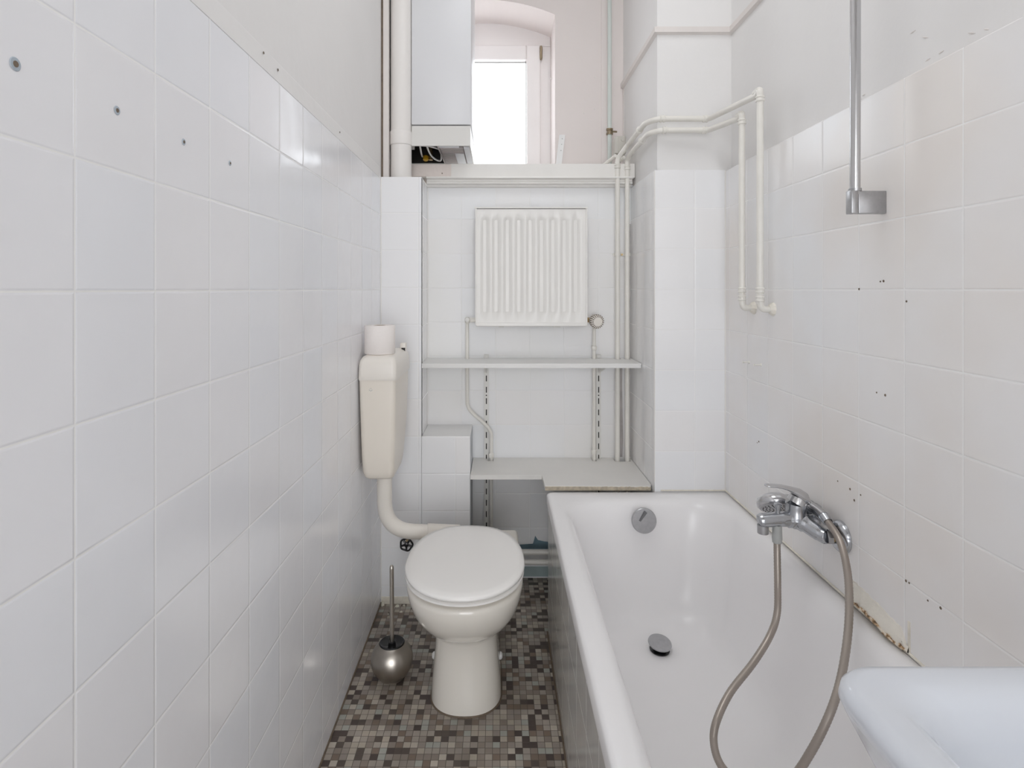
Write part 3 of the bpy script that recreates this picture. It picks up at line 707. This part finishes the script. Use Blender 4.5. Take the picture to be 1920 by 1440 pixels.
# stop valve with black hand wheel
sv = empty('stop_valve', (-0.366, 2.30, 0.27), 'black hand wheel stop valve on the tiled column behind the toilet', 'stop valve')
vc = P(762, 1021, 2.262)
b = MB(); n = 40
R_ = 0.0235
b.tube([vc + Vector((math.cos(2*PI*k/n)*(R_*(1+.06*math.cos(5*2*PI*k/n))), 0, math.sin(2*PI*k/n)*(R_*(1+.06*math.cos(5*2*PI*k/n))))) for k in range(n+1)], 0.0036, 8)
for k in range(5):
    a = 2*PI*(k+.5)/5+.3; b.tube([vc, vc + Vector((math.cos(a)*R_, 0, math.sin(a)*R_))], [0.005, 0.0034], 8)
b.lathe([(0.009, -0.005), (0.009, 0.004), (0.005, 0.006)], (0, -1, 0), vc, 18); b.build('hand_wheel', M_black, sv, smooth=True)
b = MB(); b.tube([vc, (vc.x, 2.308, vc.z)], [0.0055, 0.0095], 14); b.build('valve_stem', M_brass, sv, smooth=True)

# toilet brush and holder
hc = P(735, 1240, 1.868); 
bh = empty('brush_holder', (hc.x, hc.y, 0), 'round brushed steel toilet brush holder on the floor by the left wall', 'brush holder')
b = MB(); Rb = 0.0675; cz = 0.060
prof = [(0.001, 0.0008), (0.036, 0.0008), (0.040, 0.003)]
for i in range(2, 19):
    a = -PI/2 + PI*i/22; 
    if Rb*math.cos(a) < 0.0385 and a > 0: break
    zz = cz + Rb*0.98*math.sin(a)
    if zz > 0.004: prof.append((Rb*math.cos(a), zz))
ztop = cz + Rb*0.98*math.sin(math.acos(0.0415/Rb)); prof += [(0.0415, ztop), (0.0400, ztop-0.001), (0.039, ztop-0.006)]
b.lathe(prof, (0, 0, 1), (hc.x, hc.y, 0), 48); b.build('holder_bowl', M_steel, bh, smooth=True, ang=60)
br = empty('toilet_brush', (hc.x, hc.y, ztop), 'toilet brush with thin steel handle standing in its holder', 'toilet brush')
b = MB(); b.lathe([(0.0385, ztop-.004), (0.0405, ztop+.0015), (0.038, ztop+.003), (0.030, ztop-.001), (0.012, ztop-.004), (0.011, ztop+.004), (0.007, ztop+.006)], (0, 0, 1), (hc.x, hc.y, 0), 36)
b.build('splash_guard', M_black, br, smooth=True, ang=30)
b = MB(); b.tube([(hc.x, hc.y, ztop), (hc.x-.001, hc.y, .352), (hc.x-.001, hc.y, .360), (hc.x-.001, hc.y, .364)], [0.0072, 0.0070, 0.0066, 0.0035], 16); b.build('handle', M_steel, br, smooth=True)

# low pipes behind the toilet
for i, (y_, lab) in enumerate(((1035, 'upper'), (1054, 'lower'))):
    z = P(1000, y_, 2.44).z
    b = MB(); b.tube([(-0.10, 2.44, z), (0.56, 2.44, z)], 0.0115, 14)
    o = b.build('floor_pipe', M_pipe, None, smooth=True)
    tag(o, f'cream horizontal pipe low behind the toilet, the {lab} of the pair', 'pipe', 'pipes low behind the toilet')
b = MB(); b.loft([[(x, YN-.0015, .112), (x, YN-.0015, zt)] for x, zt in ((-.112, .145), (.05, .143), (.11, .147), (.150, .150), (.160, .185), (.172, .166), (.20, .160), (.30, .152), (.575, .150))], False, False, closed=False); b.build('paint_remnant', M_blue, nb)
b = MB(); b.box(-.112, .575, YN-.002, YN, 0.006, 0.05); b.build('painted_skirting', M_teal, nb)

# crumbs
for i, (x, y, s, lab) in enumerate(((745, 1137, .011, 'large flat white plaster crumb on the floor behind the brush handle'), (758, 1136, .007, 'narrow plaster crumb right of the brush handle against the column'), (752, 1148, .0065, 'small plaster crumb on the floor nearest the toilet bowl'), (728, 1152, .004, 'tiny plaster crumb left of the brush handle'), (717, 1126, .010, 'jagged plaster chunk in the far left floor corner'))):
    d = EYE*F/(y-542); p = P(x, y, min(d, 2.29)); rnd = random.Random(i+3); b = MB()
    z0 = 0.0005
    ring = [(p.x+math.cos(a)*s*rnd.uniform(.6, 1.2), p.y+math.sin(a)*s*rnd.uniform(.5, 1.1)) for a in [k*PI/4 for k in range(8)]]
    b.loft([[(x_, y_, z0) for x_, y_ in ring], [(p.x+(x_-p.x)*.6, p.y+(y_-p.y)*.6, z0+s*(.5 if i < 4 else 1.5)) for x_, y_ in ring]])
    tag(b.build('plaster_crumb', M_debris), lab, 'plaster crumb', 'plaster crumbs in the floor corner')

# ================================================================= SHELVES
def notch_board(name, outline, notches, yb, z0, z1, m, bev):
    """outline = front points left to right; notches = (x0, x1, depth) in the back edge at yb"""
    pts = list(outline)
    xr = pts[-1][0]
    back = [(xr, yb)] if abs(pts[-1][1]-yb) > 1e-6 else []
    for x0, x1, dpt in sorted(notches, reverse=True):
        back += [(x1, yb), (x1, yb-dpt), (x0, yb-dpt), (x0, yb)]
    back.append((pts[0][0], yb))
    b = MB(); b.prism(pts+back, z0, z1)
    return b
# riser x positions
PA = (0.512, 2.468); PBp = (0.554, 2.468); RLx = P(876, 640, 2.475).x; RRx = P(1114, 700, 2.475).x; RL2x = P(921, 840, 2.475).x
b = notch_board('s', [(-0.3105, 2.313), (0.576, 2.313)], [(RLx-.009, RLx+.009, .045), (RRx-.009, RRx+.009, .045), (PA[0]-.0125, PA[0]+.0125, .056), (PBp[0]-.0125, PBp[0]+.0125, .056)], YN-0.001, 0.9455, 0.9640, M_shelf, 0)
sh = b.build('wall_shelf', M_shelf, None, bevel=0.001); tag(sh, 'thin white shelf across the niche under the radiator, the upper of two', 'shelf')
b = notch_board('s', [(-0.1120, 2.270), (0.171, 2.270), (0.174, 2.148), (0.570, 2.148), (0.576, 2.165)], [(-.048, RL2x+.010, .05), (RRx-.010, RRx+.009, .05), (PA[0]-.0135, PBp[0]+.0125, .056)], YN-0.001, 0.5095, 0.5270, M_board, 0)
sh2 = b.build('wall_shelf', M_board, None, bevel=0.001); tag(sh2, 'lower L-shaped white board with chipped front edge at the head of the bathtub', 'shelf')
rnd = random.Random(8)
b = MB(); n = 60; rings = []
for i in range(n+1):
    x = 0.1745 + (0.570-0.1745)*i/n; amp = 0.0010 + 0.0050*max(0, (i/n-.25))*rnd.random()
    rings.append([(x, 2.1465, 0.5100), (x, 2.1465, 0.5255-amp), (x, 2.1490, 0.5262-amp), (x, 2.1490, 0.5100)])
b.loft(rings); b.build('chipped_edge', M_edge, sh2)

# slotted rails
def slot_rail(x, z0, z1, label):
    b = MB(); b.mi = 0; w_ = 0.0098
    b.box(x-w_, x+w_, 2.494, YN-0.0005, z0, z1)
    b.mi = 1; z = z1-0.055; i = 0
    while z > z0+0.03:
        b.box(x-.0022, x+.0022, 2.4930, 2.496, z-.0125, z+.0125)
        if i % 6 == 2: b.lathe([(0.0030, 0), (0.0028, 0.001)], (0, -1, 0), (x, 2.494, z-.0245), 10)
        z -= 0.0492; i += 1
    o = b.build('shelf_rail', [M_rail, M_dark], None); tag(o, label, 'shelf rail', 'slotted shelf rails in the niche')
    b = MB(); b.loft([[(x-.002, 2.495, .944), (x-.002, 2.495, .900), (x-.002, 2.36, .9345), (x-.002, 2.33, .944)], [(x+.002, 2.495, .944), (x+.002, 2.495, .900), (x+.002, 2.36, .9345), (x+.002, 2.33, .944)]])
    b.box(x-.008, x+.008, 2.488, 2.494, .9645, .979, bev=.002); b.build('shelf_bracket', M_rail, o)
    return o
slot_rail(P(912, 700, 2.5).x, 0.11, 0.980, 'white slotted shelf rail on the left side of the niche, running down behind the toilet')
slot_rail(P(1122, 700, 2.5).x, 0.11, 0.980, 'white slotted shelf rail on the right side of the niche')

# ================================================================= RADIATOR
ra = empty('radiator', (0.1375, 2.43, 1.11), 'white ribbed panel radiator hanging in the niche', 'radiator')
rx0, rx1, rz0, rz1 = -0.0985, 0.3735, 1.112, 1.606; ry = 2.412
b = MB()
# ribbed front: profile across x
nrib = 9; xs = []; 
ax0, ax1 = rx0+0.020, rx1-0.020; pit = (ax1-ax0)/nrib
pr = [(rx0+0.006, 0), (ax0, 0)]
for i in range(nrib):
    x0 = ax0+pit*i
    pr += [(x0+pit*.06, 0), (x0+pit*.30, 0.0105), (x0+pit*.50, 0.0105), (x0+pit*.74, 0.0), (x0+pit*.98, 0)]
pr += [(rx1-0.006, 0)]
def rr(z, k): return [(x, ry+d*k, z) for x, d in pr]
b.loft([rr(rz0+.004, 0), rr(rz0+.045, 0), rr(rz0+.060, 1), rr(rz1-.052, 1), rr(rz1-.038, 0), rr(rz1-.004, 0)], False, False, closed=False)
b.box(rx0+.006, rx1-.006, ry+.009, ry+.022, rz0+.004, rz1-.004)
b.build('panel', M_rad, ra, smooth=True, ang=45)
for xa in (rx0, rx1-.0065):
    b = MB(); b.box(xa, xa+.0065, ry-.004, ry+.055, rz0, rz1, bev=.0015); b.build('side_cover', M_rad, ra)
b = MB(); b.box(rx0-.002, rx1+.002, ry-.006, ry+.06, rz1-.002, rz1+.0045, bev=.0015); b.build('top_cover', M_rad, ra)
b = MB(); b.box(rx0+.003, rx1-.003, ry-.002, ry+.02, rz0-.004, rz0+.012, bev=.003); b.build('bottom_edge', M_rad, ra)
b = MB()
b.box(0.0, 0.03, ry+.03, YN, rz0+.03, rz1-.03); b.box(0.25, 0.28, ry+.03, YN, rz0+.03, rz1-.03)
b.box(0.0, 0.022, ry+.02, ry+.04, rz0-.010, rz0); b.box(0.232, 0.262, ry+.02, ry+.04, rz0-.010, rz0); b.build('wall_hanger', M_rail, ra)

vz = P(0, 600, 2.45).z
tv = empty('thermostat_valve', (0.40, 2.45, vz), 'white ribbed thermostat head valve at the lower right of the radiator', 'valve')
b = MB(); b.tube([(rx1-.002, 2.45, vz), (0.385, 2.45, vz)], 0.0115, 6); b.tube([(0.385, 2.45, vz), (0.41, 2.45, vz)], 0.0095, 16); b.tube([(RRx, 2.475, vz-.03), (RRx, 2.470, vz-.005), (0.405, 2.45, vz)], [.0095, .0095, .0095], 14)
b.build('valve_body', M_brass, tv, smooth=True)
hcx = P(1124, 601, 2.40); ax = Vector((0.25, -1, -0.12)).normalized()
b = MB(); n = 60; hd = Vector((0.405, 2.45, vz))
u = ax.orthogonal().normalized(); v = ax.cross(u)
rings = []
for h, r, am in ((0.0, .013, 0), (0.012, .018, .0), (0.018, .0260, .0012), (0.046, .0285, .0014), (0.052, .0255, .0012), (0.055, .018, 0), (0.0555, .002, 0)):
    rings.append([hd + ax*h*0.9 + (u*math.cos(2*PI*k/n)+v*math.sin(2*PI*k/n))*(r + (am if k % 3 else -am*1.6)) for k in range(n)])
b.loft(rings); b.build('thermostat_head', M_cistern2, tv, smooth=True, ang=25)
b = MB()
for k in range(20):
    dk = u*math.cos(2*PI*k/20)+v*math.sin(2*PI*k/20)
    b.tube([hd+ax*.016+dk*.0262, hd+ax*.0405+dk*.0292, hd+ax*.0440+dk*.0282, hd+ax*.0492+dk*.0195], 0.0017, 6)
b.build('grip_grooves', M_groove_dark, tv)  # thin dark tubes mark the grip grooves
lv = empty('lockshield_valve', (-0.13, 2.46, vz), 'small painted return valve at the lower left of the radiator', 'valve')
b = MB(); b.tube([(rx0+.002, 2.455, vz), (-.122, 2.455, vz)], 0.0110, 6); b.tube([(-.12, 2.455, vz), (RLx, 2.468, vz)], 0.0070, 12)
b.lathe([(0.007, -.018), (0.0105, -.012), (0.0110, .006), (0.006, .012)], (0, 0, 1), (RLx+.001, 2.468, vz), 16); b.build('valve_body', M_pipe, lv, smooth=True)
b = MB(); b.lathe([(0.0105, 0), (0.0112, .008), (0.0095, .016), (0.003, .018)], (0, -1, 0), (RLx+.001, 2.462, vz+.001), 18); b.build('valve_cap', M_rail, lv, smooth=True)

rpL = empty('radiator_pipe', (RLx, 2.475, vz-.015), 'thin cream heating pipe with a diagonal kink left below the radiator', 'pipe', 'pipes feeding the radiator')
b = MB()
b.tube(bend([(RLx, 2.475, vz-.012), (RLx, 2.475, P(0, 765, 2.475).z), (RL2x, 2.475, P(0, 806, 2.475).z), (RL2x, 2.475, 0.10)], 0.03), 0.0078, 14); b.build('tube', M_pipe, rpL, smooth=True)
b = MB(); z = P(0, 853, 2.475).z; b.lathe([(0.008, -.014), (0.0105, -.012), (0.0125, -.006), (0.0125, .004), (0.009, .010)], (0, 0, 1), (RL2x, 2.475, z), 6); b.build('compression_fitting', M_pipe, rpL)
rpR = empty('radiator_pipe', (RRx, 2.475, vz-.03), 'straight thin cream heating pipe right below the thermostat valve', 'pipe', 'pipes feeding the radiator')
b = MB(); b.tube([(RRx, 2.475, vz-.028), (RRx, 2.475, 0.10)], 0.0078, 14); b.build('tube', M_pipe, rpR, smooth=True)
for y_ in (652, 847):
    b = MB(); z = P(0, y_, 2.475).z; b.lathe([(0.008, -.012), (0.0110, -.010), (0.0125, -.003), (0.0125, .006), (0.009, .010)], (0, 0, 1), (RRx, 2.475, z), 6); b.build('compression_fitting', M_pipe, rpR)

# ================================================================= WATER PIPES
def fitting(b, c, ax, r=0.0135, h=0.012):
    b.lathe([(r*.8, -h), (r, -h*.8), (r, -h*.4), (r*.86, -h*.3), (r*.86, h*.3), (r, h*.4), (r, h*.8), (r*.8, h)], ax, c, 18)
def water_pipe(x, zt, xs, hb, dy, yo, ydrop, ztop, label):
    """riser -> along pillar side -> across pillar front -> to right wall -> down -> into wall"""
    root = empty('water_pipe', (x, PA[1], 0.0), label, 'pipe', 'painted pipes round the pillar')
    r = 0.0102
    yf = yo
    pts = [(x, PA[1], 0.06), (x, PA[1], zt), (xs, PA[1]-.045, hb-.008), (xs, YP+.012, hb), (xs+.035, yf, hb+.002), (0.765, yf, hb+.002), (0.800, ydrop+.02, ztop-.012), (0.800, ydrop, ztop), (0.800, ydrop, ztop-.03)]
    b = MB(); b.tube(bend(pts[:-2]+[(0.800, ydrop, ztop)], 0.022, 6), r, 16); b.build('supply_run', M_pipe, root, smooth=True)
    b = MB(); b.tube(bend([(0.798, ydrop+.03, ztop-.004), (0.800, ydrop, ztop), (0.800, ydrop, 1.24), (0.802, ydrop, 1.203), (XR-.001, ydrop, 1.203)], 0.02, 6), r, 16)
    b.build('drop_pipe', M_pipe, root, smooth=True)
    for c, ax in (((xs+.05, yf, hb+.002), (1, 0, 0)), ((0.752, yf, hb+.002), (1, 0, 0)), ((0.800, ydrop, ztop-.03), (0, 0, 1)), ((0.800, ydrop, 1.262), (0, 0, 1)), ((0.800, ydrop, 1.236), (0, 0, 1)), ((x, PA[1], zt-.035), (0, 0, 1)), ((xs, 2.22, hb-.002), (0, 1, 0))):
        b = MB(); fitting(b, c, ax, 0.0136, 0.009); b.build('fitting', M_pipe, root, smooth=True, ang=30)
    b = MB(); b.lathe([(0.022, 0), (0.019, 0.006), (0.013, 0.012)], (-1, 0, 0), (XR, ydrop, 1.203), 9); b.build('plaster_collar', M_rawplaster, root)
    return root
water_pipe(PA[0], 1.828, 0.546, EYE+.618, 0, 2.085, 1.753, EYE+.612, 'cream water pipe bent round the pillar, its drop on the right wall nearer the camera')
water_pipe(PBp[0], 1.822, 0.556, EYE+.578, 0, 2.092, 1.884, EYE+.580, 'cream water pipe bent round the pillar, its drop on the right wall nearer the pillar')
cl = MB(); cz_ = P(0, 477, 2.46).z
cl.box(PA[0]-.016, PBp[0]+.016, 2.480, 2.486, cz_-.006, cz_+.006, bev=.001)
for x in (PA[0], PBp[0]):
    cl.lathe([(0.0112, -.006), (0.0128, -.006), (0.0128, .006), (0.0112, .006), (.0112, -.006)], (0, 0, 1), (x, PA[1], cz_), 18, caps=False)
clo = cl.build('pipe_clip', M_pipe, None); tag(clo, 'small double clip holding the two risers beside the radiator', 'pipe clip')
b = MB(); b.tube([((PA[0]+PBp[0])/2, 2.49, cz_), ((PA[0]+PBp[0])/2, 2.476, cz_)], 0.0045, 10); b.build('screw', M_brass, clo)

# gas pipe with clamp
gx = P(1143, 200, 2.68).x
gp = empty('gas_pipe', (gx, 2.68, 1.8), 'thin pale green vertical pipe beside the window wall corner', 'pipe')
b = MB(); b.tube([(gx, 2.68, 1.806), (gx, 2.68, CEIL)], 0.0098, 16); b.build('tube', M_gas, gp, smooth=True)
b = MB(); c = P(1143, 247, 2.68)
b.lathe([(0.0105, -.014), (0.0155, -.014), (0.0155, -.006), (0.012, -.004), (0.012, .004), (0.0155, .006), (0.0155, .014), (.0105, .014)], (0, 0, 1), c, 14); b.tube([c+Vector((.01, -.004, 0)), c+Vector((.034, 0, 0))], 0.0045, 8); b.build('pipe_clamp', M_hinge, gp, smooth=True, ang=30)
jb = empty('junction_box', (0.535, 2.52, 1.85), 'small grey box above the sill where the pipes start', 'junction box')
b = MB(); p0 = P(1152, 291, 2.52); p1 = P(1171, 257, 2.52); b.box(p0.x, p1.x+.004, 2.50, 2.56, p0.z+.004, p1.z, bev=.004); b.build('box_body', M_box, jb, smooth=True, ang=30)
b = MB(); b.box(p0.x+.012, p1.x-.002, 2.4970, 2.5005, p0.z+.012, p1.z-.004, bev=.001); b.lathe([(0.008, 0), (0.007, .002)], (0, -1, 0), (p1.x-.012, 2.497, p1.z-.018), 16); b.build('box_cover', M_box, jb)
# short stubs under the elbows
b = MB(); b.tube([(PA[0]-.055, 2.60, 1.812), (PA[0]-.006, 2.478, 1.842)], 0.008, 12); o = b.build('pipe_stub', M_pipe, None, smooth=True); tag(o, 'short pipe stub slanting back over the sill from the outer riser', 'pipe', 'short pipe stubs on the sill')
b = MB(); b.tube([(PBp[0]-.045, 2.60, 1.812), (PBp[0]-.010, 2.482, 1.836)], 0.008, 12); o = b.build('pipe_stub', M_pipe, None, smooth=True); tag(o, 'short pipe stub slanting back over the sill from the inner riser', 'pipe', 'short pipe stubs on the sill')

# white perforated strip leaning on sill
st = empty('bracket_strip', (0.285, 2.66, 1.806), 'narrow white perforated strip leaning against the wall right of the window', 'bracket')
p0 = P(1041, 306, 2.62); p1 = P(1049, 252, 2.70)
b = MB(); b.loft([[(p0.x, 2.62, 1.807), (p0.x+.026, 2.62, 1.807), (p0.x+.026, 2.626, 1.807), (p0.x, 2.626, 1.807)], [(p1.x, 2.705, p1.z), (p1.x+.028, 2.705, p1.z), (p1.x+.028, 2.711, p1.z), (p1.x, 2.711, p1.z)]])
b.build('strip', M_white, st)
for t in (.15, .55, .72, .88):
    b = MB(); c = Vector((p0.x+(p1.x-p0.x)*t+.016, 2.62+.085*t, 1.807+(p1.z-1.807)*t)); b.lathe([(0.0026, 0), (0.0024, .0015)], (0, -1, .0), c, 8); b.build('screw_hole', M_greyplastic, st)

# ================================================================= FLUE PIPE + BOILER
fl = empty('flue_pipe', (-0.405, 2.375, 1.717), 'thick white vertical flue pipe in the left corner', 'flue pipe')
b = MB(); b.tube([(-.405, 2.375, 1.7175), (-.405, 2.375, CEIL)], 0.0435, 40); b.build('pipe', M_flue, fl, smooth=True)
b = MB(); z0 = P(0, 268, 2.33).z; z1 = P(0, 243, 2.33).z
b.lathe([(0.0435, z0-.002), (0.0465, z0), (0.0470, z0+.004), (0.0470, z1-.004), (0.0460, z1), (0.0435, z1+.002)], (0, 0, 1), (-.405, 2.375, 0), 40); b.build('pipe_sleeve', M_flue, fl, smooth=True, ang=30)

bo = empty('gas_boiler', (-0.26, 2.56, 1.87), 'white wall-hung gas boiler left of the window with open underside', 'boiler')
bx0, bx1, by0, by1 = -0.3600, -0.1170, 2.365, 2.715; bz0 = EYE+.591; bzs = EYE+.6745
b = MB(); b.box(bx0, bx1+.004, by0-.003, by1, bzs+.004, 2.95, bev=.004); b.build('casing', M_boiler, bo, smooth=True, ang=30)
b = MB(); b.box(bx0, bx1, by0, by0+.008, bz0, bzs, bev=.002); b.box(bx1-.006, bx1, by0+.008, by1, bz0, bzs); b.box(bx0, bx0+.004, by0+.008, 2.428, bz0, bzs); b.box(-.445, bx1, by1-.006, by1, bz0, bzs)
b.box(-.445, -.440, 2.423, by1, bz0, bzs); b.box(-.440, bx0, 2.423, 2.428, bz0, bzs); b.build('lower_band', M_boiler2, bo)
b = MB(); b.box(-.445, bx0+.01, 2.423, by1-.002, bzs+.004, 2.94); b.build('casing_side', M_boiler, bo)
b = MB(); b.box(bx0+.004, bx1-.006, by0+.008, by1-.008, bzs-.012, bzs); b.box(-.440, bx0+.006, 2.43, by1-.008, bzs-.012, bzs); b.box(-.438, bx1-.006, by1-.012, by1-.006, bz0+.004, bzs-.01); b.box(-.440, -.436, 2.43, by1-.01, bz0+.003, bzs-.01); b.box(bx1-.012, bx1-.006, by0+.01, by1-.01, bz0+.007, bzs-.01); b.build('chassis_shade_liner', M_dark, bo)  # near-black liner puts the shade of the cavity into the colour
b = MB()
M_grille = mat('boiler grille', (0.16, 0.13, 0.125), 0.5)
b.box(-0.252, bx1-.006, by0+.008, by1-.01, bz0+.003, bz0+.006)
gr = b.build('bottom_grille', M_grille, bo)
b = MB()
for k in range(15):
    y = by0+.030+k*.0215; b.box(-0.246, -0.150, y, y+.0135, bz0-.001, bz0+.003)
b.box(-0.2545, -0.248, by0+.010, by1-.01, bz0-.003, bz0+.003); b.build('grille_slats', mat('grille slats', (0.52, 0.47, 0.455), 0.5), gr)
b = MB(); b.box(-0.190, -0.152, by0+.13, by1-.02, bz0-.003, bz0+.003); b.box(-0.146, bx1-.006, by0+.02, by1-.01, bz0-.003, bz0+.003); b.box(-0.25, -0.165, by0+.010, by0+.026, bz0-.002, bz0+.003); b.build('bottom_plate', M_boiler, bo)
for k, pts in enumerate(([(-.335, 2.39, bzs-.02), (-.332, 2.42, bz0+.012), (-.340, 2.52, bz0+.005), (-.352, 2.64, bz0+.02)], [(-.305, 2.38, bzs-.02), (-.302, 2.42, bz0+.010), (-.300, 2.56, bz0+.004), (-.280, 2.65, bz0+.004), (-.262, 2.62, bz0+.008), (-.258, 2.5, bzs-.02)], [(-.350, 2.39, bz0+.010), (-.30, 2.395, bz0+.008), (-.275, 2.42, bz0+.008), (-.255, 2.45, bz0+.008)])):
    b = MB(); b.tube(catmull(pts, 8), 0.0042, 10); b.build('cable', M_lid, bo, smooth=True)
b = MB(); b.lathe([(0.013, 0), (0.013, .016), (0.009, .02)], (0, -.3, -1), (-.338, 2.66, bz0+.024), 14); b.build('yellow_cap', M_yellow, bo, smooth=True)
b = MB(); b.tube([(-.315, 2.66, bzs-.02), (-.315, 2.66, bz0+.008)], .010, 12); b.build('pipe_end', M_brass, bo, smooth=True)

# assumed ceiling lamp above (out of frame) and bath head caulk
lampo = empty('assumed_ceiling_lamp', (0.15, 1.25, CEIL), 'assumed flat rectangular ceiling lamp out of view', 'lamp')
b = MB(); b.box(-0.15, 0.45, 0.77, 1.73, 3.03, CEIL, bev=.01); b.build('lamp_tray', M_white, lampo)
